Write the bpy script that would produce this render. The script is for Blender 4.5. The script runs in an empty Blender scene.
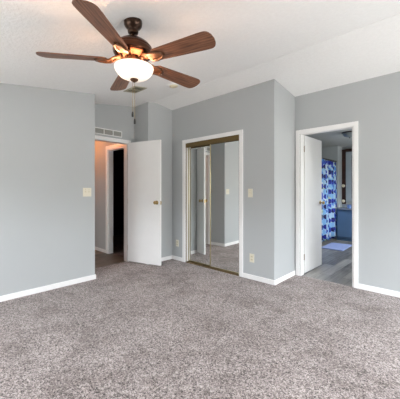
import bpy, bmesh, math, random
from mathutils import Vector, Matrix
random.seed(7)
R = math.radians
C = bpy.context.scene.collection
sc = bpy.context.scene
# ------------------------------------------------------------------ camera, world, light, exposure
cam_d = bpy.data.cameras.new('camera'); cam = bpy.data.objects.new('camera', cam_d); C.objects.link(cam)
cam_d.sensor_width = 36; cam_d.lens = 274.45/400*36; cam_d.shift_y = -8.71/400; cam_d.clip_start = .02
cam.location = (0, 0, 1.2264); cam.rotation_euler = (R(90), 0, R(43.39))
sc.camera = cam
w = bpy.data.worlds.new('world'); sc.world = w; w.use_nodes = True
bg = w.node_tree.nodes['Background']; bg.inputs[1].default_value = 15
_t = w.node_tree; _tc = _t.nodes.new('ShaderNodeTexCoord'); _sp = _t.nodes.new('ShaderNodeSeparateXYZ'); _mr = _t.nodes.new('ShaderNodeMapRange'); _cr = _t.nodes.new('ShaderNodeValToRGB')
_t.links.new(_tc.outputs['Generated'], _sp.inputs[0]); _t.links.new(_sp.outputs[2], _mr.inputs[0]); _mr.inputs[1].default_value = -1; _mr.inputs[2].default_value = 1
_t.links.new(_mr.outputs[0], _cr.inputs[0]); _t.links.new(_cr.outputs[0], bg.inputs[0])
_e = _cr.color_ramp.elements                       # sunlit ground, darker tree line, bright overcast sky
_e[0].position = .49; _e[0].color = (.42, .42, .40, 1); _e[1].position = .60; _e[1].color = (.90, .95, 1.0, 1)
_x = _e.new(.525); _x.color = (.26, .27, .25, 1)
sc.view_settings.view_transform = 'Standard'; sc.view_settings.look = 'None'; sc.view_settings.gamma = 1
sc.view_settings.use_curve_mapping = False; sc.view_settings.exposure = 0.68
sc.cycles.max_bounces = 14; sc.cycles.diffuse_bounces = 8; sc.cycles.sample_clamp_indirect = 8
def portal(loc, rot, sx, sy):
    l = bpy.data.lights.new('window_portal', 'AREA'); l.shape = 'RECTANGLE'; l.size = sx; l.size_y = sy
    l.cycles.is_portal = True
    o = bpy.data.objects.new('window_portal', l); C.objects.link(o); o.location = loc; o.rotation_euler = rot
    return o
WX, WY = 1.9, -1.2            # right and rear room walls
W1 = (.95, 3.74, .30, 1.84)     # window in the wall at X=WX: y0,y1,z0,z1
W2 = (-3.2, -1.0, .95, 1.84)      # window in the wall at Y=WY: x0,x1,z0,z1
portal((WX+.09, (W1[0]+W1[1])/2, (W1[2]+W1[3])/2), (0, R(90), 0), W1[3]-W1[2], W1[1]-W1[0])
portal(((W2[0]+W2[1])/2, WY-.09, (W2[2]+W2[3])/2), (R(90), 0, 0), W2[1]-W2[0], W2[3]-W2[2])

portal((.19, 6.1, 1.6), (0, R(90), 0), 1.0, 1.4)      # added unseen bathroom window, fill light for the bathroom

# ------------------------------------------------------------------ materials
def nt(name):
    m = bpy.data.materials.new(name); m.use_nodes = True
    n = m.node_tree; b = n.nodes['Principled BSDF']
    return m, n, b
def ramp(n, stops, interp='LINEAR'):
    r = n.nodes.new('ShaderNodeValToRGB'); r.color_ramp.interpolation = interp
    e = r.color_ramp.elements
    while len(e) > 1: e.remove(e[-1])
    e[0].position = stops[0][0]; e[0].color = (*stops[0][1], 1)
    for p, c in stops[1:]:
        x = e.new(p); x.color = (*c, 1)
    return r
def coords(n, scale=(1, 1, 1), kind='Object', rot=(0, 0, 0)):
    tc = n.nodes.new('ShaderNodeTexCoord'); mp = n.nodes.new('ShaderNodeMapping')
    mp.inputs['Scale'].default_value = scale; mp.inputs['Rotation'].default_value = rot
    n.links.new(tc.outputs[kind], mp.inputs[0]); return mp
def noise(n, vec, scale, detail=4, rough=.5):
    t = n.nodes.new('ShaderNodeTexNoise'); t.inputs['Scale'].default_value = scale
    t.inputs['Detail'].default_value = detail; t.inputs['Roughness'].default_value = rough
    n.links.new(vec.outputs[0], t.inputs['Vector']); return t
def bump(n, b, src, strength, dist):
    k = n.nodes.new('ShaderNodeBump'); k.inputs['Strength'].default_value = strength; k.inputs['Distance'].default_value = dist
    n.links.new(src, k.inputs['Height']); n.links.new(k.outputs[0], b.inputs['Normal'])
def mix(n, a, b_, fac, mode='MIX'):
    m = n.nodes.new('ShaderNodeMix'); m.data_type = 'RGBA'; m.blend_type = mode
    if isinstance(fac, float): m.inputs[0].default_value = fac
    else: n.links.new(fac, m.inputs[0])
    for i, v in ((6, a), (7, b_)):
        if isinstance(v, tuple): m.inputs[i].default_value = (*v, 1)
        else: n.links.new(v, m.inputs[i])
    return m.outputs[2]
def plain(name, col, rough=.5, metal=0, var=.04, scale=6, bumps=0, spec=.5):
    m, n, b = nt(name); mp = coords(n)
    t = noise(n, mp, scale, 3)
    lo = tuple(c*(1-var) for c in col); hi = tuple(min(1, c*(1+var)) for c in col)
    r = ramp(n, [(.3, lo), (.7, hi)]); n.links.new(t.outputs[0], r.inputs[0]); n.links.new(r.outputs[0], b.inputs['Base Color'])
    b.inputs['Roughness'].default_value = rough; b.inputs['Metallic'].default_value = metal
    b.inputs['Specular IOR Level'].default_value = spec
    if bumps:
        t2 = noise(n, mp, 180, 3); bump(n, b, t2.outputs[0], bumps, .002)
    return m
M = {}
M['wall'] = plain('grey_wall_paint', (.415, .43, .435), .62, var=.012, scale=2, bumps=.10)
M['trim'] = plain('white_gloss_trim', (.80, .79, .78), .35, var=.01)
M['door'] = plain('white_door_paint', (.80, .79, .78), .42, var=.012, bumps=.05)
M['brass'] = plain('antique_brass', (.42, .30, .13), .28, 1, .08)
M['hinge'] = plain('dull_brass_hinge', (.26, .15, .06), .45, .6, .1)
M['gold'] = plain('champagne_gold_frame', (.50, .43, .27), .30, 1, .05)
M['bronze_track'] = plain('bronze_track', (.17, .115, .045), .42, .55, .06)
M['bronze'] = plain('oil_rubbed_bronze', (.045, .024, .015), .30, .75, .15, 20)
M['bronze_iron'] = plain('bronze_blade_iron', (.10, .045, .022), .4, .5, .2, 20)
M['motor'] = plain('copper_brown_bronze', (.085, .034, .018), .25, .85, .15, 20)
M['black'] = plain('black_fob', (.012, .011, .011), .4)
M['switch'] = plain('ivory_plastic', (.68, .64, .52), .4, var=.02)
M['slot'] = plain('dark_slot', (.03, .027, .02), .8)
M['ivory'] = plain('cream_plastic', (.62, .56, .40), .5, var=.02)
M['vent'] = plain('vent_metal', (.40, .38, .29), .5, .1)
M['vent_dark'] = plain('vent_duct', (.05, .045, .03), .8)
M['grille_grey'] = plain('grille_mesh', (.36, .36, .33), .7)
M['bath_wall'] = plain('bath_wall_paint', (.44, .47, .48), .6, var=.02)
M['bath_ceiling'] = plain('bath_ceiling', (.55, .56, .53), .8, var=.02)
M['vanity'] = plain('slate_blue_paint', (.11, .20, .33), .45, var=.04)
M['counter'] = plain('grey_countertop', (.30, .34, .39), .25, var=.10, scale=60)
M['dark_wood'] = plain('dark_cherry_wood', (.045, .016, .010), .35, var=.3, scale=15)
M['globe'] = plain('frosted_globe', (.85, .76, .58), .3)
M['cup'] = plain('blue_white_cup', (.16, .28, .62), .3, var=.7, scale=45)
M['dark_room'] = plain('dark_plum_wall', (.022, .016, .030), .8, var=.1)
M['pale_door'] = plain('pale_blue_cabinet', (.42, .47, .50), .4)
M['chrome'] = plain('rod_metal', (.10, .08, .07), .3, .8)
def m_carpet(name, c1, c2):
    m, n, b = nt(name); mp = coords(n)
    def vor(scale):
        v_ = n.nodes.new('ShaderNodeTexVoronoi'); v_.inputs['Scale'].default_value = scale; n.links.new(mp.outputs[0], v_.inputs['Vector'])
        s_ = n.nodes.new('ShaderNodeSeparateColor'); n.links.new(v_.outputs['Color'], s_.inputs[0]); return v_, s_.outputs[0]
    v1, t1 = vor(175); v2, t2 = vor(88)
    tuft = mix(n, t1, t2, .36)
    v = noise(n, mp, 2.2, 6, .7)
    r = ramp(n, [(.12, tuple(x*.14 for x in c1)), (.38, tuple(x*.68 for x in c1)), (.60, c1), (.88, c2)]); n.links.new(tuft, r.inputs[0])
    r2 = ramp(n, [(.36, (.66, .64, .63)), (.56, (1, 1, 1))]); n.links.new(v.outputs[0], r2.inputs[0])
    n.links.new(mix(n, r.outputs[0], r2.outputs[0], 1.0, 'MULTIPLY'), b.inputs['Base Color'])
    b.inputs['Roughness'].default_value = 1; b.inputs['Specular IOR Level'].default_value = .05
    b.inputs['Sheen Weight'].default_value = .15
    bump(n, b, tuft, .8, .008); return m
M['carpet'] = m_carpet('frieze_carpet', (.375, .318, .303), (.63, .555, .535))
M['red_carpet'] = m_carpet('brown_red_carpet', (.16, .10, .09), (.28, .19, .17))
def m_ceiling():
    m, n, b = nt('textured_ceiling'); mp = coords(n)
    a = noise(n, mp, 38, 5, .6); c = noise(n, mp, 14, 2)
    r = ramp(n, [(.42, (0, 0, 0)), (.60, (1, 1, 1))]); n.links.new(a.outputs[0], r.inputs[0])
    k = ramp(n, [(.35, (.83, .83, .825)), (.65, (.86, .86, .855))]); n.links.new(a.outputs[0], k.inputs[0]); n.links.new(k.outputs[0], b.inputs['Base Color'])
    b.inputs['Roughness'].default_value = .9; bump(n, b, r.outputs[0], .35, .006); return m
M['ceiling'] = m_ceiling()
def m_wood(name, dark, mid, light, axis, sc_=14, rough=.4):
    m, n, b = nt(name); s = [sc_, sc_, sc_]; s[axis] = sc_*.09
    mp = coords(n, tuple(s)); a = noise(n, mp, 2.2, 8, .65)
    wv = n.nodes.new('ShaderNodeTexWave'); wv.inputs['Scale'].default_value = .7; wv.inputs['Distortion'].default_value = 6; wv.inputs['Detail'].default_value = 4
    wv.bands_direction = 'Y' if axis == 0 else 'X'
    n.links.new(mp.outputs[0], wv.inputs['Vector'])
    c = mix(n, a.outputs[0], wv.outputs[0], .12)
    r = ramp(n, [(.28, dark), (.48, mid), (.72, light)]); n.links.new(c, r.inputs[0]); n.links.new(r.outputs[0], b.inputs['Base Color'])
    b.inputs['Roughness'].default_value = rough; return m
M['blade'] = m_wood('walnut_blade', (.032, .013, .008), (.15, .062, .033), (.29, .135, .075), 0, 24, .38)
def m_planks(name, dark, light, rotz=0, pw=.15, pl=1.2):
    m, n, b = nt(name); mp = coords(n, (1, 1, 1), rot=(0, 0, rotz))
    br = n.nodes.new('ShaderNodeTexBrick'); br.inputs['Scale'].default_value = 1
    br.inputs['Brick Width'].default_value = pl; br.inputs['Row Height'].default_value = pw; br.inputs['Mortar Size'].default_value = .002
    br.inputs['Color1'].default_value = (.25, .25, .25, 1); br.inputs['Color2'].default_value = (.9, .9, .9, 1); br.inputs['Mortar'].default_value = (0, 0, 0, 1)
    n.links.new(mp.outputs[0], br.inputs['Vector'])
    mp2 = coords(n, (1.6, 18, 18), rot=(0, 0, 0)) if not rotz else coords(n, (18, 1.6, 18))
    a = noise(n, mp2, 1.4, 6, .6)
    c = mix(n, br.outputs[0], a.outputs[0], .6)
    r = ramp(n, [(.25, dark), (.75, light)]); n.links.new(c, r.inputs[0]); n.links.new(r.outputs[0], b.inputs['Base Color'])
    b.inputs['Roughness'].default_value = .38; return m
M['bath_floor'] = m_planks('grey_vinyl_planks', (.055, .055, .053), (.44, .425, .40), R(90))
M['hall_floor'] = m_planks('brown_grey_planks', (.022, .015, .011), (.20, .155, .12), R(90))
def m_mirror():
    m, n, b = nt('mirror_glass'); b.inputs['Base Color'].default_value = (.93, .945, .93, 1)
    b.inputs['Metallic'].default_value = 1; b.inputs['Roughness'].default_value = .015; return m
M['mirror'] = m_mirror()
def m_glass():
    m, n, b = nt('window_glass'); n.nodes.remove(b); o = n.nodes['Material Output']
    t = n.nodes.new('ShaderNodeBsdfTransparent'); g = n.nodes.new('ShaderNodeBsdfGlossy'); g.inputs['Roughness'].default_value = .02
    x = n.nodes.new('ShaderNodeMixShader'); x.inputs[0].default_value = .06
    n.links.new(t.outputs[0], x.inputs[1]); n.links.new(g.outputs[0], x.inputs[2]); n.links.new(x.outputs[0], o.inputs[0]); return m
M['glass'] = m_glass()
def m_emit(name, col, s, base=(.8, .8, .8)):
    m, n, b = nt(name); b.inputs['Base Color'].default_value = (*base, 1)
    b.inputs['Emission Color'].default_value = (*col, 1); b.inputs['Emission Strength'].default_value = s; b.inputs['Roughness'].default_value = .4
    return m
M['bowl'] = m_emit('lit_alabaster_glass', (1, .80, .64), .50, (.85, .80, .74))
M['hall_lamp'] = m_emit('lit_amber_glass', (1, .5, .18), 3)
M['bath_lamp'] = plain('frosted_dome_glass', (.30, .34, .34), .3)
def m_curtain():
    m, n, b = nt('geometric_curtain_print'); tc = n.nodes.new('ShaderNodeTexCoord'); s = n.nodes.new('ShaderNodeSeparateXYZ'); n.links.new(tc.outputs['UV'], s.inputs[0])
    def mth(op, a, b_=None):
        k = n.nodes.new('ShaderNodeMath'); k.operation = op
        for i, v in enumerate((a, b_)):
            if v is None: continue
            if isinstance(v, (int, float)): k.inputs[i].default_value = v
            else: n.links.new(v, k.inputs[i])
        return k.outputs[0]
    u = mth('MULTIPLY', s.outputs[0], 1/.13); v = mth('MULTIPLY', s.outputs[1], 1/.115)
    fu = mth('FLOOR', u); fv = mth('FLOOR', v)
    par = mth('MODULO', mth('ADD', fu, fv), 2)
    cx = mth('SUBTRACT', mth('SUBTRACT', u, fu), .5); cy = mth('SUBTRACT', mth('SUBTRACT', v, fv), .5)
    d = mth('SQRT', mth('ADD', mth('MULTIPLY', cx, cx), mth('MULTIPLY', cy, cy)))
    dot = mth('MULTIPLY', mth('LESS_THAN', d, .49), par)
    diag = mth('GREATER_THAN', mth('ADD', cx, cy), 0)
    cmb = n.nodes.new('ShaderNodeCombineXYZ'); n.links.new(fu, cmb.inputs[0]); n.links.new(fv, cmb.inputs[1]); n.links.new(diag, cmb.inputs[2])
    wn = n.nodes.new('ShaderNodeTexWhiteNoise'); wn.noise_dimensions = '3D'; n.links.new(cmb.outputs[0], wn.inputs['Vector'])
    lt = ramp(n, [(0, (.40, .58, .74)), (.2, (.10, .28, .66)), (.42, (.24, .48, .76)), (.64, (.50, .60, .40)), (.70, (.55, .66, .76)), (.82, (.04, .09, .50))], 'CONSTANT')
    dk = ramp(n, [(0, (.008, .008, .11)), (.35, (.012, .016, .26)), (.7, (.02, .04, .40))], 'CONSTANT')
    n.links.new(wn.outputs[0], lt.inputs[0]); n.links.new(wn.outputs[0], dk.inputs[0])
    n.links.new(mix(n, lt.outputs[0], dk.outputs[0], dot), b.inputs['Base Color']); b.inputs['Roughness'].default_value = .7
    return m
M['curtain'] = m_curtain()
M['mat'] = plain('pale_blue_bath_mat', (.42, .50, .80), 1, var=.1, scale=90, bumps=.6, spec=.1)

# ------------------------------------------------------------------ mesh helpers
def box(bm, x0, x1, y0, y1, z0, z1, bev=0, mx=None):
    g = bmesh.ops.create_cube(bm, size=1)
    vs = g['verts']
    for v in vs:
        v.co = Vector(((x0+x1)/2+v.co.x*(x1-x0), (y0+y1)/2+v.co.y*(y1-y0), (z0+z1)/2+v.co.z*(z1-z0)))
    if bev:
        es = list({e for v in vs for e in v.link_edges})
        r = bmesh.ops.bevel(bm, geom=es, offset=bev, segments=2, affect='EDGES', profile=.6)
        vs = list({v for f in r['faces'] for v in f.verts} | {v for v in vs if v.is_valid})
    if mx: bmesh.ops.transform(bm, matrix=mx, verts=vs)
    return vs
def prism(bm, pts, axis, a, b):
    """pts 2D polygon; extruded along axis between a and b. axis 0: pts=(y,z); 1: (x,z); 2: (x,y)"""
    def mk(p, t):
        return {0: (t, p[0], p[1]), 1: (p[0], t, p[1]), 2: (p[0], p[1], t)}[axis]
    A = [bm.verts.new(mk(p, a)) for p in pts]; B = [bm.verts.new(mk(p, b)) for p in pts]
    fs = [bm.faces.new(A), bm.faces.new(B[::-1])]
    for i in range(len(pts)): fs.append(bm.faces.new((A[i], B[i], B[(i+1) % len(pts)], A[(i+1) % len(pts)])))
    bmesh.ops.recalc_face_normals(bm, faces=fs)
    return A+B
def lathe(bm, prof, seg=40, mx=None):
    """prof: list of (r,z), revolved about z"""
    rings = []; vs = []
    for r, z in prof:
        if r < 1e-5: ring = [bm.verts.new((0, 0, z))]
        else: ring = [bm.verts.new((r*math.cos(2*math.pi*k/seg), r*math.sin(2*math.pi*k/seg), z)) for k in range(seg)]
        rings.append(ring); vs += ring
    fs = []
    for a, b in zip(rings, rings[1:]):
        for k in range(seg):
            k2 = (k+1) % seg
            if len(a) == 1 and len(b) == 1: continue
            if len(a) == 1: f = (a[0], b[k], b[k2])
            elif len(b) == 1: f = (a[k], a[k2], b[0])
            else: f = (a[k], a[k2], b[k2], b[k])
            fs.append(bm.faces.new(f))
    for f in fs: f.smooth = True
    bmesh.ops.recalc_face_normals(bm, faces=fs)
    if mx: bmesh.ops.transform(bm, matrix=mx, verts=vs)
    return vs
def tube(bm, pts, r, seg=10):
    pts = [Vector(p) for p in pts]; rings = []
    for i, p in enumerate(pts):
        d = (pts[min(i+1, len(pts)-1)]-pts[max(i-1, 0)]).normalized()
        q = d.to_track_quat('Z', 'Y'); rr = r[i] if isinstance(r, (list, tuple)) else r
        rings.append([bm.verts.new(p+q @ Vector((rr*math.cos(2*math.pi*k/seg), rr*math.sin(2*math.pi*k/seg), 0))) for k in range(seg)])
    fs = []
    for a, b in zip(rings, rings[1:]):
        for k in range(seg): fs.append(bm.faces.new((a[k], a[(k+1) % seg], b[(k+1) % seg], b[k])))
    for f in fs: f.smooth = True
    fs += [bm.faces.new(rings[0][::-1]), bm.faces.new(rings[-1])]
    bmesh.ops.recalc_face_normals(bm, faces=fs)
def obj(name, bm, mat, parent=None, loc=None, rot=None):
    me = bpy.data.meshes.new(name); bm.to_mesh(me); bm.free()
    me.materials.append(M[mat] if isinstance(mat, str) else mat)
    o = bpy.data.objects.new(name, me); C.objects.link(o)
    if parent: o.parent = parent
    if loc: o.location = loc
    if rot: o.rotation_euler = rot
    return o
def mb(fn, *a, **k):
    bm = bmesh.new(); fn(bm, *a, **k); return bm
def boxes(*bs, bev=0):
    bm = bmesh.new()
    for b in bs: box(bm, *b, bev=bev)
    return bm
def tag(o, label=None, cat=None, group=None, kind=None):
    if label: o['label'] = label
    if cat: o['category'] = cat
    if group: o['group'] = group
    if kind: o['kind'] = kind
    return o
def struct(name, bm, mat, label, cat, parent=None): return tag(obj(name, bm, mat, parent), label, cat, kind='structure')
def empty(name, loc, rz=0, **k):
    o = bpy.data.objects.new(name, None); C.objects.link(o); o.location = loc; o.rotation_euler = (0, 0, rz); o.empty_display_size = .1
    return tag(o, **k)

# ------------------------------------------------------------------ room shell
RY, RZ = 2.885, 2.730            # ridge of the vaulted ceiling
def zc(y): return 2.417+(RZ-2.417)/(RY-.685)*(y-.685) if y < RY else RZ-.131*(y-RY)
XL, XE, XA = -3.686, -4.184, -3.772      # left wall, entry wall, alcove wall
Y0, YA, YC, YB = 1.77, 2.733, 3.257, 3.872  # end of left wall, alcove back, closet wall, bath-door wall
XC = -1.749                      # corner beside the closet
T = .10
def wall_y(bm, x0, x1, y0, y1, z0=0, up=.04):
    """piece running along Y with a top following the ceiling"""
    ys = [y0]+([RY] if y0 < RY < y1 else [])+[y1]
    prism(bm, [(y0, z0), (y1, z0)]+[(y, zc(y)+up) for y in reversed(ys)], 0, x0, x1)
def wall_x(bm, x0, x1, y0, y1, z0=0): wall_y(bm, x0, x1, y0, y1, z0)
# floor
struct('floor', boxes((XE-.02, WX+.1, WY-.1, YB+.02, -.1, 0)), 'carpet', 'grey beige speckled cut pile carpet across the whole bedroom', 'carpet')
# ceiling
bm = bmesh.new()
prism(bm, [(WY-.1, zc(WY-.1)), (RY, RZ), (YB+.1, zc(YB+.1)), (YB+.1, RZ+.12), (WY-.1, RZ+.12)], 0, XE-.1, WX+.1)
struct('ceiling', bm, 'ceiling', 'white textured vaulted ceiling sloping up to a ridge', 'ceiling')
bm = bmesh.new()
prism(bm, [(2.838, zc(2.838)-.004), (2.932, zc(2.932)-.0015), (2.932, zc(2.932)+.03), (RY, RZ+.03), (2.838, zc(2.838)+.03)], 0, XA+.002, WX)
struct('trim_1', bm, 'ceiling', 'flat white strip covering the ceiling ridge seam', 'trim')
# walls
bm = bmesh.new(); wall_y(bm, XL-T, XL, WY-T, Y0); wall_x(bm, XE, XL-T, Y0-T, Y0)
struct('wall_left', bm, 'wall', 'long light grey wall at the left ending at the entry alcove', 'wall')
DE = (1.897, 2.600, 2.055)  # entry opening y0,y1,top
bm = bmesh.new(); wall_y(bm, XE-T, XE, Y0-T, DE[0]); wall_y(bm, XE-T, XE, DE[1], YA+T); wall_y(bm, XE-T, XE, DE[0], DE[1], DE[2])
struct('wall_entry', bm, 'wall', 'recessed grey wall above the open entry door with the vent grille', 'wall')
bm = bmesh.new(); wall_x(bm, XE, XA, YA, YA+T); wall_y(bm, XA-T, XA, YA+T, YC+T)
struct('wall_alcove', bm, 'wall', 'grey boxed-out corner wall behind the open entry door', 'wall')
CO = (-3.425, -2.292, 2.045)
bm = bmesh.new(); wall_x(bm, XA, CO[0], YC, YC+T); wall_x(bm, CO[1], XC, YC, YC+T); wall_x(bm, CO[0], CO[1], YC, YC+T, CO[2]); wall_y(bm, XC-T, XC, YC+T, YB)
struct('wall_closet', bm, 'wall', 'grey wall around the mirrored closet with its projecting corner', 'wall')
BO = (-1.672, -.980, 2.052)
bm = bmesh.new(); wall_x(bm, XA-T, BO[0], YB, YB+T); wall_x(bm, BO[1], WX+T, YB, YB+T); wall_x(bm, BO[0], BO[1], YB, YB+T, BO[2])
struct('wall_bathroom', bm, 'wall', 'grey wall at the right holding the bathroom doorway', 'wall')
bm = bmesh.new(); y0, y1, z0, z1 = W1
wall_y(bm, WX, WX+T, WY-T, y0); wall_y(bm, WX, WX+T, y1, YB); wall_y(bm, WX, WX+T, y0, y1, z1); box(bm, WX, WX+T, y0, y1, 0, z0)
struct('wall_window_side', bm, 'wall', 'grey outer wall with the wide window beside the camera', 'wall')
bm = bmesh.new(); x0, x1, z0, z1 = W2
wall_x(bm, XL, x0, WY-T, WY); wall_x(bm, x1, WX, WY-T, WY); wall_x(bm, x0, x1, WY-T, WY, z1); box(bm, x0, x1, WY-T, WY, 0, z0)
struct('wall_rear', bm, 'wall', 'grey wall with a window behind the camera', 'wall')
# windows (behind the camera)
def window(name, axis, a0, a1, z0, z1, p, label):
    r = empty(name, (0, 0, 0), label=label, cat='window', kind='structure')
    def bx(u0, u1, v0, v1, t0, t1):
        return (p+t0, p+t1, u0, u1, v0, v1) if axis == 0 else (u0, u1, p+t0, p+t1, v0, v1)
    f = .05; mid = (a0+a1)/2
    obj('window_frame', boxes(bx(a0, a0+f, z0, z1, .02, .08), bx(a1-f, a1, z0, z1, .02, .08), bx(a0+f, a1-f, z0, z0+f, .02, .08), bx(a0+f, a1-f, z1-f, z1, .02, .08), bx(mid-.02, mid+.02, z0+f, z1-f, .02, .08)), 'trim', r)
    obj('window_pane', boxes(bx(a0+f, mid-.02, z0+f, z1-f, .045, .05), bx(mid+.02, a1-f, z0+f, z1-f, .045, .05)), 'glass', r)
window('window_1', 0, *W1, WX, 'wide white framed window in the side wall')
window('window_2', 1, *W2, WY-T, 'white framed window in the wall behind the camera')
# baseboards
BH, BT = .064, .013
def base(name, segs, label, mat='trim'):
    bm = bmesh.new()
    for s in segs: box(bm, *s, 0, BH, bev=.004)
    struct(name, bm, mat, label, 'baseboard')
base('baseboard_left', [(XL, XL+BT, WY, Y0+BT), (XE+.07, XL, Y0, Y0+BT)], 'white baseboard along the long left wall')
base('baseboard_alcove', [(XA, XA+BT, YA-BT, YC-BT), (XE+BT, XA, YA-BT, YA), (XA, -3.492, YC-BT, YC)], 'short white baseboard in the corner between open door and closet')
base('baseboard_closet', [(-2.232, XC+BT, YC-BT, YC), (XC, XC+BT, YC, YB-BT)], 'white baseboard turning the corner between closet and bathroom door')
base('baseboard_bathroom', [(-.921, WX-BT, YB-BT, YB)], 'white baseboard right of the bathroom doorway')
base('baseboard_rear', [(XL+BT, WX-BT, WY, WY+BT), (WX-BT, WX, WY, YB-BT)], 'white baseboard around the window walls')
# casings
CT = .016
def casing_x(bm, x0, x1, ztop, yf, w_, s=-1, z0=0):   # on a wall facing -Y (s=-1): outer x0..x1
    a, b = (yf+s*CT, yf) if s < 0 else (yf, yf+CT)
    box(bm, x0, x0+w_, a, b, z0, ztop-w_, bev=.004); box(bm, x1-w_, x1, a, b, z0, ztop-w_, bev=.004)
    box(bm, x0, x1, a, b, ztop-w_, ztop, bev=.004)
def casing_y(bm, y0, y1, ztop, xf, w_, s=1):
    a, b = (xf, xf+CT) if s > 0 else (xf-CT, xf)
    box(bm, a, b, y0, y0+w_, 0, ztop-w_, bev=.004); box(bm, a, b, y1-w_, y1, 0, ztop-w_, bev=.004)
    box(bm, a, b, y0, y1, ztop-w_, ztop, bev=.004)
bm = bmesh.new(); casing_y(bm, DE[0]-.058, DE[1]+.058, 2.102, XE, .058); casing_y(bm, DE[0]-.058, DE[1]+.058, 2.102, XE-T, .058, -1)
box(bm, XE-T, XE, DE[0]-.002, DE[0]+.014, 0, DE[2]); box(bm, XE-T, XE, DE[1]-.014, DE[1]+.002, 0, DE[2]); box(bm, XE-T, XE, DE[0]+.014, DE[1]-.014, DE[2]-.014, DE[2]+.002)
struct('trim_2', bm, 'trim', 'white casing around the entry doorway', 'trim')
bm = bmesh.new(); casing_x(bm, -3.488, -2.234, 2.098, YC, .060)
box(bm, CO[0]-.003, CO[0]+.012, YC, YC+T, 0, CO[2]); box(bm, CO[1]-.012, CO[1]+.003, YC, YC+T, 0, CO[2]); box(bm, CO[0]+.012, CO[1]-.012, YC, YC+T, CO[2]-.008, CO[2]+.002)
struct('trim_3', bm, 'trim', 'white casing around the mirrored closet opening', 'trim')
bm = bmesh.new(); casing_x(bm, -1.730, -.922, 2.101, YB, .053); casing_x(bm, -1.730, -.922, 2.101, YB+T, .058, 1)
box(bm, BO[0]-.002, BO[0]+.014, YB, YB+T, 0, BO[2]); box(bm, BO[1]-.014, BO[1]+.002, YB, YB+T, 0, BO[2]); box(bm, BO[0]+.014, BO[1]-.014, YB, YB+T, BO[2]-.014, BO[2]+.002)
struct('trim_4', bm, 'trim', 'white casing around the bathroom doorway', 'trim')

# ------------------------------------------------------------------ doors (hinge at local origin, slab along +x, thickness along y)
def knob_bm(s):
    bm = bmesh.new()
    lathe(bm, [(0, -.001), (.032, 0), (.032, .004), (.026, .009), (.012, .012), (.010, .030), (.018, .036), (.027, .046), (.029, .056), (.024, .066), (.012, .071), (0, .072)], 24,
          Matrix.Rotation(R(-90*s), 4, 'X'))
    return bm
def door(name, loc, rz, wid, hgt, hinge_side, label, t=.035):
    r = empty(name, loc, rz, label=label, cat='door', kind='structure')
    obj('door_slab', boxes((.003, wid, 0, t, .018, hgt), bev=.002), 'door', r)
    for s, y in ((1, t), (-1, 0)):
        obj('door_knob', knob_bm(s), 'brass', r, (wid-.065, y, 1.035))
    obj('latch_plate', boxes((wid-.001, wid+.002, .006, t-.006, 1.00, 1.06)), 'brass', r)
    for z in (.25, hgt-.20) if name == 'door_2' else (.25, 1.05, hgt-.25):
        bm = bmesh.new(); yk = -.004 if hinge_side < 0 else t+.004
        tube(bm, [(-.002, yk, z-.045), (-.002, yk, z+.045)], .008, 10)
        for k in (-.052, .052): tube(bm, [(0, yk, z+k-.004), (0, yk, z+k+.004)], .009, 10)
        box(bm, -.003, .004, .003, t+.010, z-.044, z+.044)
        obj('hinge', bm, 'hinge', r)
    return r
# entry door: swings into the room towards the alcove corner
hx, hy = XE+.028, DE[1]-.020
ang = math.atan2(2.767-hy, -3.512-hx)
door('door_1', (hx, hy, 0), ang, .682, 2.052, 1, 'white flat entry door standing open against the alcove corner')
# bathroom door: swings into the bathroom
door('door_2', (BO[0]+.022, YB+T+.012, 0), R(89.2), .655, 2.042, 1, 'white flat bathroom door standing open inside the bathroom')

# ------------------------------------------------------------------ mirrored closet
bm = bmesh.new(); x0, x1 = CO[0]+.012, CO[1]-.012
box(bm, x0, x1, YC-.004, YC+.004, 1.962, 2.037, bev=.002); box(bm, x0, x1, YC+.004, YC+.085, 2.028, 2.037)
box(bm, x0, x1, YC-.004, YC+.085, 0, .010); box(bm, x0, x0+.005, YC+.002, YC+.014, .010, 1.962); box(bm, x1-.005, x1, YC+.002, YC+.014, .010, 1.962)
tag(obj('closet_track', bm, 'bronze_track'), 'bronze sliding track framing the mirrored closet doors', 'door track')
def mirror_door(xa, xb, y, label, rz=0):
    r = empty('mirrored_closet_door', ((xa+xb)/2, y, .011), rz, label=label, cat='mirror door', group='sliding mirrored closet doors'); h = (xb-xa)/2; f = .013; H = 2.010
    bm = bmesh.new()
    box(bm, -h, -h+f, -.012, .012, 0, H, bev=.003); box(bm, h-f, h, -.012, .012, 0, H, bev=.003)
    box(bm, -h+f, h-f, -.012, .012, 0, .022, bev=.003); box(bm, -h+f, h-f, -.012, .012, H-.018, H, bev=.003)
    obj('door_frame', bm, 'gold', r); obj('mirror_panel', boxes((-h+f, h-f, -.004, .004, .022, H-.018)), 'mirror', r)
xm = -2.868
mirror_door(x0+.006, xm+.012, YC+.062, 'left sliding mirror panel reflecting the open door edge and knobs')
mirror_door(xm-.012, x1-.008, YC+.032, 'right sliding mirror panel reflecting grey wall and switch', R(1.2))

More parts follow.
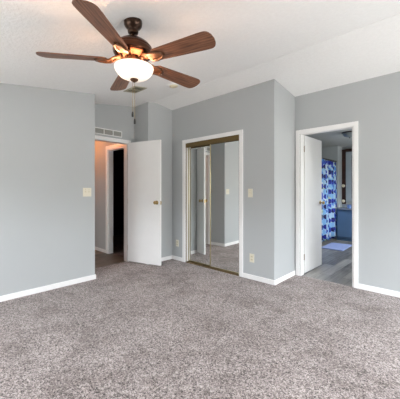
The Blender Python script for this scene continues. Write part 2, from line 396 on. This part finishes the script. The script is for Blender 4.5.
# ------------------------------------------------------------------ wall plates, grille, vents
def plate(name, loc, rz, wd, ht, kind, label, cat, gangs=1):
    r = empty(name, loc, rz, label=label, cat=cat)       # local: faces -Y
    obj('cover_plate', boxes((-wd/2, wd/2, -.006, 0, -ht/2, ht/2), bev=.002), 'switch', r)
    if kind == 'switch':
        for g in range(gangs):
            cx = (g-(gangs-1)/2)*.046
            bm = bmesh.new(); box(bm, cx-.005, cx+.005, -.016, -.005, -.002, .014, bev=.001); obj('toggle', bm, 'ivory', r)
            obj('screw', mb(box, cx-.003, cx+.003, -.0075, -.005, ht/2-.024, ht/2-.018), 'brass', r)
    else:
        for k in (-.02, .02):
            s = obj('socket', boxes((-.017, .017, -.0075, -.005, k-.014, k+.014), bev=.001), 'ivory', r)
            obj('slot', boxes((-.009, -.006, -.0085, -.007, k-.006, k+.007), (.006, .009, -.0085, -.007, k-.006, k+.007)), 'slot', s)
plate('light_switch', (XL, 1.660, 1.207), R(90), .116, .118, 'switch', 'ivory double light switch on the long left wall', 'light switch', 2)
plate('light_switch', (-2.113, YC, 1.195), 0, .074, .118, 'switch', 'ivory single light switch between closet and corner', 'light switch')
plate('power_outlet', (-2.088, YC, .295), 0, .074, .118, 'outlet', 'ivory outlet low on the wall right of the closet', 'outlet')
plate('power_outlet', (-3.628, YC, .300), 0, .074, .118, 'outlet', 'ivory outlet low in the corner left of the closet', 'outlet')
# transfer grille above the entry door
r = empty('wall_grille', (XE, 2.158, 2.183), label='white framed air grille above the entry doorway', cat='vent')
L = .325; hh = .052
bm = bmesh.new()
box(bm, 0, .014, -L, L, hh-.014, hh, bev=.002); box(bm, 0, .014, -L, L, -hh, -hh+.014, bev=.002)
for k in range(5):
    yy = -L+.007+k*(2*L-.014)/4; box(bm, 0, .014, yy-.0075, yy+.0075, -hh+.014, hh-.014)
obj('grille_frame', bm, 'trim', r)
obj('backing', boxes((.0005, .002, -L+.01, L-.01, -hh+.01, hh-.01)), 'grille_grey', r)
for k in range(6):
    z = -hh+.021+k*.0125
    bm = bmesh.new(); box(bm, .003, .010, -L+.014, L-.014, z-.0035, z+.0035); obj('slat', bm, 'grille_grey', r)
SL = math.atan((RZ-2.417)/(RY-.685))
# ceiling register
r = empty('ceiling_vent', (-3.245, 2.135, zc(2.135)-.001), label='beige louvred ceiling register behind the fan', cat='vent'); r.rotation_euler = (SL, 0, 0)
a, b = .140, .100
obj('register_frame', boxes((-a, a, -b, -b+.024, -.008, 0), (-a, a, b-.024, b, -.008, 0), (-a, -a+.024, -b+.024, b-.024, -.008, 0), (a-.024, a, -b+.024, b-.024, -.008, 0), (-.008, .008, -b+.024, b-.024, -.008, 0)), 'vent', r)
obj('backing', boxes((-a+.02, a-.02, -b+.02, b-.02, -.002, 0)), 'vent_dark', r)
for k in range(9):
    y = -b+.032+k*.0165
    bm = bmesh.new(); box(bm, -a+.024, a-.024, -.006, .006, -.001, .001, mx=Matrix.Translation((0, y, -.005)) @ Matrix.Rotation(R(35), 4, 'X'))
    obj('louvre', bm, 'vent', r)
r = empty('smoke_detector', (-2.843, 2.480, zc(2.480)), label='small round cream smoke detector on the ceiling beyond the fan', cat='smoke detector'); r.rotation_euler = (SL, 0, 0)
obj('base_ring', mb(lathe, [(0, .002), (.086, .002), (.086, -.006), (.078, -.010), (.06, -.010), (0, -.010)]), 'ceiling', r)
obj('detector_cap', mb(lathe, [(.058, -.009), (.056, -.022), (.044, -.030), (0, -.032)]), 'ivory', r)

# ------------------------------------------------------------------ ceiling fan
FX, FY = -1.762, 1.140
fz = zc(FY)
fan = empty('ceiling_fan', (FX, FY, fz), label='five blade bronze ceiling fan with lit glass bowl hanging from the vaulted ceiling', cat='ceiling fan')
Z = lambda z: z-fz
obj('canopy', mb(lathe, [(0, .014), (.066, .014), (.067, -.010), (.064, -.030), (.052, -.048), (.040, -.058), (.036, -.066), (.040, -.072), (.036, -.088), (.018, -.094), (0, -.094)]), 'bronze', fan)
obj('downrod', mb(tube, [(0, 0, Z(2.40)), (0, 0, Z(2.355))], .0125, 16), 'bronze', fan)
prof = [(0, 2.372), (.022, 2.372), (.030, 2.366), (.034, 2.356), (.060, 2.352), (.095, 2.340), (.122, 2.320), (.138, 2.300), (.141, 2.292), (.137, 2.289), (.143, 2.285), (.145, 2.270), (.141, 2.262), (.143, 2.258), (.134, 2.242), (.112, 2.228), (.084, 2.222), (.080, 2.208), (.070, 2.205), (0, 2.205)]
obj('motor_housing', mb(lathe, [(a_, Z(b_)-(.010 if b_ > 2.21 else 0)) for a_, b_ in prof], 56), 'motor', fan)
obj('switch_housing', mb(lathe, [(a_, Z(b_)) for a_, b_ in [(0, 2.206), (.060, 2.206), (.064, 2.19), (.060, 2.165), (.070, 2.158), (.072, 2.148), (.02, 2.146), (.012, 2.14), (.008, 2.05), (0, 2.05)]]), 'bronze_iron', fan)
def bowl_bm():
    sc_b = lambda L: [(a*.945, 2.142+(b-2.137)*.86) for a, b in L]
    out = [(.150, 2.137), (.151, 2.131), (.146, 2.110), (.133, 2.085), (.112, 2.062), (.083, 2.046), (.050, 2.037), (.013, 2.034)]
    inn = [(.013, 2.040), (.05, 2.043), (.08, 2.052), (.107, 2.067), (.127, 2.088), (.139, 2.111), (.144, 2.131), (.145, 2.137)]
    return mb(lathe, [(a_, Z(b_)) for a_, b_ in sc_b(out+inn+[out[0]])], 56)
OFF = (.006, .006, 0)
obj('light_bowl', bowl_bm(), 'bowl', fan, OFF)
obj('finial', mb(lathe, [(a_, Z(b_)) for a_, b_ in [(0, 2.046), (.026, 2.042), (.030, 2.034), (.026, 2.026), (.014, 2.020), (.008, 2.014), (0, 2.012)]], 24), 'bronze_iron', fan, (OFF[0], OFF[1], .018))
BP = 2.190
def blade_bm():
    bm = bmesh.new(); N = 26; r0, r1 = .185, .662
    tops, bots = [], []
    def hw(t):                      # half width along the blade
        w_ = .054+.020*min(1, t*1.25)
        if t > .88: w_ *= math.sqrt(max(0, 1-((t-.88)/.12)**2.6))*.999+.001
        if t < .06: w_ *= .72+.28*math.sqrt(1-((.06-t)/.06)**2)
        return w_
    up, lo = [], []
    for i in range(N+1):
        t = i/N; t = 1-(1-t)**1.35
        up.append((r0+t*(r1-r0), hw(t))); lo.append((r0+t*(r1-r0), -hw(t)))
    poly = up+lo[::-1]
    prism(bm, poly, 2, -.0035, .0035)
    return bm
def iron_bm():
    bm = bmesh.new()
    # curved arm from the motor down to the blade plus a pierced plate under the blade
    for s in (-1, 1):
        tube(bm, [(.070, .010*s, .026), (.10, .014*s, .024), (.135, .024*s, .008), (.165, .034*s, -.010), (.205, .037*s, -.013), (.245, .028*s, -.012), (.268, .008*s, -.010)], [.010, .010, .009, .009, .009, .008, .008], 10)
    tube(bm, [(.070, 0, .024), (.105, 0, .020), (.135, 0, .004)], [.013, .012, .010], 10)
    prism(bm, [(.145, .030), (.175, .045), (.205, .047), (.235, .038), (.262, .020), (.278, 0), (.262, -.020), (.235, -.038), (.205, -.047), (.175, -.045), (.145, -.030)], 2, -.009, -.004)
    for x, y in ((.185, .03), (.185, -.03), (.255, 0)):
        lathe(bm, [(0, -.014), (.005, -.013), (.006, -.009), (.006, -.006)], 10, Matrix.Translation((x, y, 0)))
    return bm
PITCH = R(-13)
b0 = bmesh_b = blade_bm(); bmesh.ops.rotate(b0, verts=b0.verts, matrix=Matrix.Rotation(PITCH, 3, 'X'))
i0 = iron_bm(); 
for v in i0.verts:
    k = max(0, min(1, (v.co.x-.10)/.07)); v.co = Matrix.Rotation(PITCH*k, 3, 'X') @ v.co
bl = obj('blade', b0, 'blade', fan, (0, 0, Z(BP)), (0, 0, R(304)))
ir = obj('blade_iron', i0, 'bronze_iron', bl)
for k in range(1, 5):
    c = bl.copy(); C.objects.link(c); c.parent = fan; c.rotation_euler = (0, 0, R(304+72*k))
    d = ir.copy(); C.objects.link(d); d.parent = c
cr = Vector((math.cos(R(43.39)), math.sin(R(43.39)), 0))
for off, zb in ((-.003, 1.775), (.012, 1.722)):
    p = cr*off
    bm = bmesh.new(); zt = 2.042
    tube(bm, [(p.x, p.y, Z(zt)), (p.x, p.y, Z(zb+.035))], .0011, 6)
    n_ = int((zt-zb-.035)/.012)
    for i in range(n_): bmesh.ops.create_icosphere(bm, subdivisions=1, radius=.0020, matrix=Matrix.Translation((p.x, p.y, Z(zb+.035+i*.012))))
    ch = obj('pull_chain', bm, 'brass', fan)
    bm = bmesh.new(); lathe(bm, [(0, .040), (.003, .039), (.006, .032), (.0075, .020), (.0075, .004), (.005, 0), (0, 0)], 12, Matrix.Translation((p.x, p.y, Z(zb)))); obj('pull_fob', bm, 'black', ch)
def point(name, loc, col, watt, size, parent=None):
    l = bpy.data.lights.new(name, 'POINT'); l.color = col; l.energy = watt; l.shadow_soft_size = size
    o = bpy.data.objects.new(name, l); C.objects.link(o); o.location = loc
    return o
for k in range(3):
    point('fan_bulb', (FX+.045*math.cos(R(15+120*k)), FY+.045*math.sin(R(15+120*k)), 2.116), (1, .56, .31), 4.0, .025)

# ------------------------------------------------------------------ hallway and dark room beyond the entry door
HX = -6.8
struct('floor_hall', boxes((HX, XE-.02, .8, 2.72, -.1, -.004)), 'hall_floor', 'brown grey wood plank floor of the hallway beyond the open door', 'floor')
struct('ceiling_hall', boxes((HX, XE-T, .7, 2.66, 2.36, 2.42)), 'ceiling', 'hallway ceiling lit orange beyond the entry door', 'ceiling')
HO = (-4.985, -4.286, 2.03)
struct('wall_hall', boxes((HX, HO[0], 2.66, 2.76, 0, 2.4), (HO[0], HO[1], 2.66, 2.76, HO[2], 2.4)), 'wall', 'grey hallway wall with a second white doorway', 'wall')
struct('wall_hall_side', boxes((HX, XE-T, .7, .8, 0, 2.4), (HX-T, HX, .7, 2.76, 0, 2.4)), 'wall', 'far walls of the hallway', 'wall')
bm = bmesh.new(); box(bm, HO[0]-.07, HO[0], 2.66-CT, 2.66, 0, HO[2], bev=.004); box(bm, HO[0]-.07, HO[1], 2.66-CT, 2.66, HO[2], HO[2]+.07, bev=.004)
box(bm, HO[0]-.002, HO[0]+.02, 2.66, 2.76, 0, HO[2]); box(bm, HO[0]+.02, HO[1], 2.66, 2.76, HO[2]-.02, HO[2]+.002)
box(bm, HO[0]+.018, HO[0]+.022, 2.675, 2.71, .97, 1.05)
struct('trim_5', bm, 'trim', 'white casing of the second doorway in the hall', 'trim')
base('baseboard_hall', [(HX+.01, HO[0]-.072, 2.66-BT, 2.66)], 'white baseboard on the hallway wall')
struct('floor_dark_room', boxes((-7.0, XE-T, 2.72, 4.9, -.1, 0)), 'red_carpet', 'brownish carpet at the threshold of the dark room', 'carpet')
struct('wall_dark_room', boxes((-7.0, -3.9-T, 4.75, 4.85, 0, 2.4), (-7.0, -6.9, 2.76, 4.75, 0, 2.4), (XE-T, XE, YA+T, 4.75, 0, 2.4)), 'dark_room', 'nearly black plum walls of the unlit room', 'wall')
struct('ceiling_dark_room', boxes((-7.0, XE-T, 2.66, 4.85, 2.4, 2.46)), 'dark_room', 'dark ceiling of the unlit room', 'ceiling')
base('baseboard_dark_room', [(-6.8, -4.3, 4.75-BT, 4.75)], 'pale baseboard at the back of the dark room')
r = empty('hall_ceiling_lamp', (-5.45, 2.15, 2.36), label='amber glass ceiling lamp in the hallway', cat='ceiling lamp')
obj('lamp_base', mb(lathe, [(0, 0), (.09, 0), (.09, -.02), (0, -.02)]), 'bronze', r)
obj('lamp_glass', mb(lathe, [(.085, -.02), (.12, -.05), (.09, -.09), (0, -.10)]), 'hall_lamp', r)
point('hall_bulb', (-5.45, 2.15, 2.22), (1, .28, .04), 8, .04)

# ------------------------------------------------------------------ bathroom
BX0, BX1, BY = -3.0, .1, 7.80
struct('floor_bathroom', boxes((BX0, BX1, YB+.02, BY, -.1, -.002)), 'bath_floor', 'grey wood look plank floor of the bathroom', 'floor')
struct('ceiling_bathroom', boxes((BX0, BX1, YB+T, BY, 2.37, 2.45)), 'bath_ceiling', 'flat pale ceiling of the bathroom', 'ceiling')
struct('wall_bathroom_back', boxes((BX0, BX1, BY, BY+T, 0, 2.45)), 'bath_wall', 'grey blue back wall of the bathroom', 'wall')
struct('wall_bathroom_wing', boxes((BX0, -2.235, 7.422, BY, 0, 2.37)), 'bath_wall', 'short grey wing wall at the far end of the shower curtain', 'wall')
struct('wall_bathroom_left', boxes((BX0-T, BX0, YB+T, BY+T, 0, 2.45)), 'bath_wall', 'grey bathroom wall behind the shower curtain', 'wall')
struct('wall_bathroom_right', boxes((BX1, BX1+T, YB+T, 5.4, 0, 2.45), (BX1, BX1+T, 6.8, BY+T, 0, 2.45), (BX1, BX1+T, 5.4, 6.8, 0, 1.1), (BX1, BX1+T, 5.4, 6.8, 2.1, 2.45)), 'bath_wall', 'grey bathroom wall hidden right of the doorway', 'wall')
window('fill_window', 0, 5.4, 6.8, 1.1, 2.1, BX1, 'added white framed window, out of view, bringing fill light into the bathroom')  # window added out of view to brighten the bathroom
# shower curtain
YR0, YR1 = YB+T, 7.425
r = empty('curtain_rod', (-2.262, (YR0+YR1)/2, 1.965), label='dark metal rod holding the blue shower curtain', cat='curtain rod')
obj('rod', mb(tube, [(0, YR0-(YR0+YR1)/2, 0), (0, YR1-(YR0+YR1)/2, 0)], .013, 14), 'chrome', r)
def curtain():
    bm = bmesh.new(); uv = bm.loops.layers.uv.new('uv'); NY, NZ = 150, 14; ya, yb = 5.25, 7.405
    g = []
    for i in range(NY+1):
        s = i/NY; y = ya+(yb-ya)*s; row = []
        for j in range(NZ+1):
            t = j/NZ; z = .075+1.865*t
            amp = .045*(1-.3*t)*min(1, (1.02-s)*9)
            x = -2.262+amp*math.sin(s*2*math.pi*12)+.010*math.sin(s*31+t*4)
            row.append((bm.verts.new((x, y+.012*(1-t)*math.sin(s*47), z)), (s*(yb-ya)*1.25, z)))
        g.append(row)
    for i in range(NY):
        for j in range(NZ):
            q = [g[i][j], g[i+1][j], g[i+1][j+1], g[i][j+1]]
            f = bm.faces.new([v for v, _ in q]); f.smooth = True
            for l, (_, u) in zip(f.loops, q): l[uv].uv = u
    o = obj('shower_curtain', bm, 'curtain'); s_ = o.modifiers.new('thick', 'SOLIDIFY'); s_.thickness = .003
    return tag(o, 'blue and white geometric print shower curtain hanging from the rod', 'shower curtain')
curtain()
bm = mb(tube, [(.0175*math.cos(2*math.pi*k/16), 0, .0175*math.sin(2*math.pi*k/16)) for k in range(17)], .0025, 6)
ring = obj('curtain_ring', bm, 'chrome', None, (-2.262, 5.33, 1.958))
lab = 'small dark ring hooking the blue shower curtain onto its rod'
tag(ring, lab, 'curtain ring', 'rings along the shower curtain rod')
for k in range(1, 13):
    c = ring.copy(); C.objects.link(c); c.location = (-2.262, 5.33+k*2.15/13, 1.958)
# bath mat
def mat_bm():
    bm = bmesh.new(); pts = [(-2.165, 6.03), (-1.715, 6.03), (-1.735, 6.84), (-2.185, 6.80)]
    vs = prism(bm, pts, 2, -.002, .016)
    bmesh.ops.bevel(bm, geom=list(bm.edges), offset=.007, segments=2, affect='EDGES'); return bm
tag(obj('bath_mat', mat_bm(), 'mat'), 'pale blue bath mat on the plank floor beside the shower curtain', 'bath mat')
# vanity
vx0, vx1 = -2.228, -.95; cxm = (vx0+vx1)/2
r = empty('vanity_cabinet', (cxm, 7.545, 0), label='slate blue vanity cabinet under the grey countertop', cat='cabinet')
h = (vx1-vx0)/2
obj('cabinet_body', boxes((-h, h, -.24, .25, .07, .765), (-h, h, -.20, .25, -.002, .07)), 'vanity', r)
for k in range(3):
    a = -h+.03+k*(2*h-.03)/3; d = obj('cabinet_door', boxes((a, a+(2*h-.12)/3, -.256, -.24, .10, .735), bev=.004), 'vanity', r)
    obj('cabinet_knob', mb(lathe, [(.006, 0), (.006, .012), (.013, .02), (.010, .028), (0, .03)], 14, Matrix.Translation((a+(2*h-.12)/3-.03, -.256, .66)) @ Matrix.Rotation(R(90), 4, 'X')), 'chrome', d)
def counter_bm():
    bm = bmesh.new(); pts = [(-2.232, 7.80), (-2.232, 7.42)]
    for k in range(7):
        a = R(180+90*k/6); pts.append((-2.112+.12*math.cos(a), 7.39+.14*math.sin(a)))
    pts += [(-2.0, 7.235), (-1.8, 7.215), (-1.5, 7.205), (-1.2, 7.215), (-.93, 7.25), (-.93, 7.80)]
    prism(bm, pts, 2, .765, .800)
    box(bm, -2.232, -.93, 7.78, 7.80, .800, .88); return bm
tag(obj('countertop', counter_bm(), 'counter'), 'grey blue vanity countertop with rounded front and backsplash', 'countertop')
tag(obj('cup', mb(lathe, [(0, 0), (.034, 0), (.040, .02), (.042, .085), (.039, .085), (.036, .01), (0, .008)], 24), 'cup', None, (-1.945, 7.33, .8005)), 'small blue and white cup on the vanity countertop', 'cup')
# vertical light strip with globes
r = empty('vanity_light_strip', (-2.186, BY, .885), label='dark wood vertical light strip with cream globe bulbs beside the mirror', cat='wall light')
obj('backplate', boxes((-.046, .046, -.045, 0, 0, 1.415), bev=.004), 'dark_wood', r)
for k, z in enumerate((.075, .47)):
    b_ = obj('globe_bulb', mb(lathe, [(0, -.043), (.02, -.038), (.036, -.022), (.043, 0), (.036, .022), (.02, .038), (0, .043)], 20, Matrix.Translation((0, -.085, z))), 'globe', r)
r = empty('mirror_cabinet', (-1.60, BY, .93), label='mirror cabinet with dark wood top rail above the vanity', cat='cabinet')
obj('cabinet_frame', boxes((-.535, .50, -.10, 0, 1.30, 1.37), bev=.004), 'dark_wood', r)
obj('cabinet_box', boxes((-.535, .50, -.045, 0, .02, 1.30)), 'pale_door', r)
for k in range(2):
    a = -.53+k*.515
    d = obj('cabinet_door', boxes((a, a+.51, -.062, -.045, .04, 1.29), bev=.003), 'pale_door', r)
    obj('wood_panel', boxes((a+.135, a+.375, -.068, -.062, .10, 1.20), bev=.002), 'dark_wood', d)
r = empty('bathroom_ceiling_light', (-1.56, 5.90, 2.37), label='round frosted dome light on the bathroom ceiling', cat='ceiling lamp')
obj('lamp_base', mb(lathe, [(0, 0), (.14, 0), (.14, -.018), (.12, -.022), (0, -.022)]), 'chrome', r)
obj('lamp_glass', mb(lathe, [(.125, -.02), (.12, -.05), (.09, -.08), (.045, -.097), (0, -.10)]), 'bath_lamp', r)
obj('finial', mb(lathe, [(0, -.098), (.012, -.10), (.010, -.112), (0, -.118)], 16), 'chrome', r)
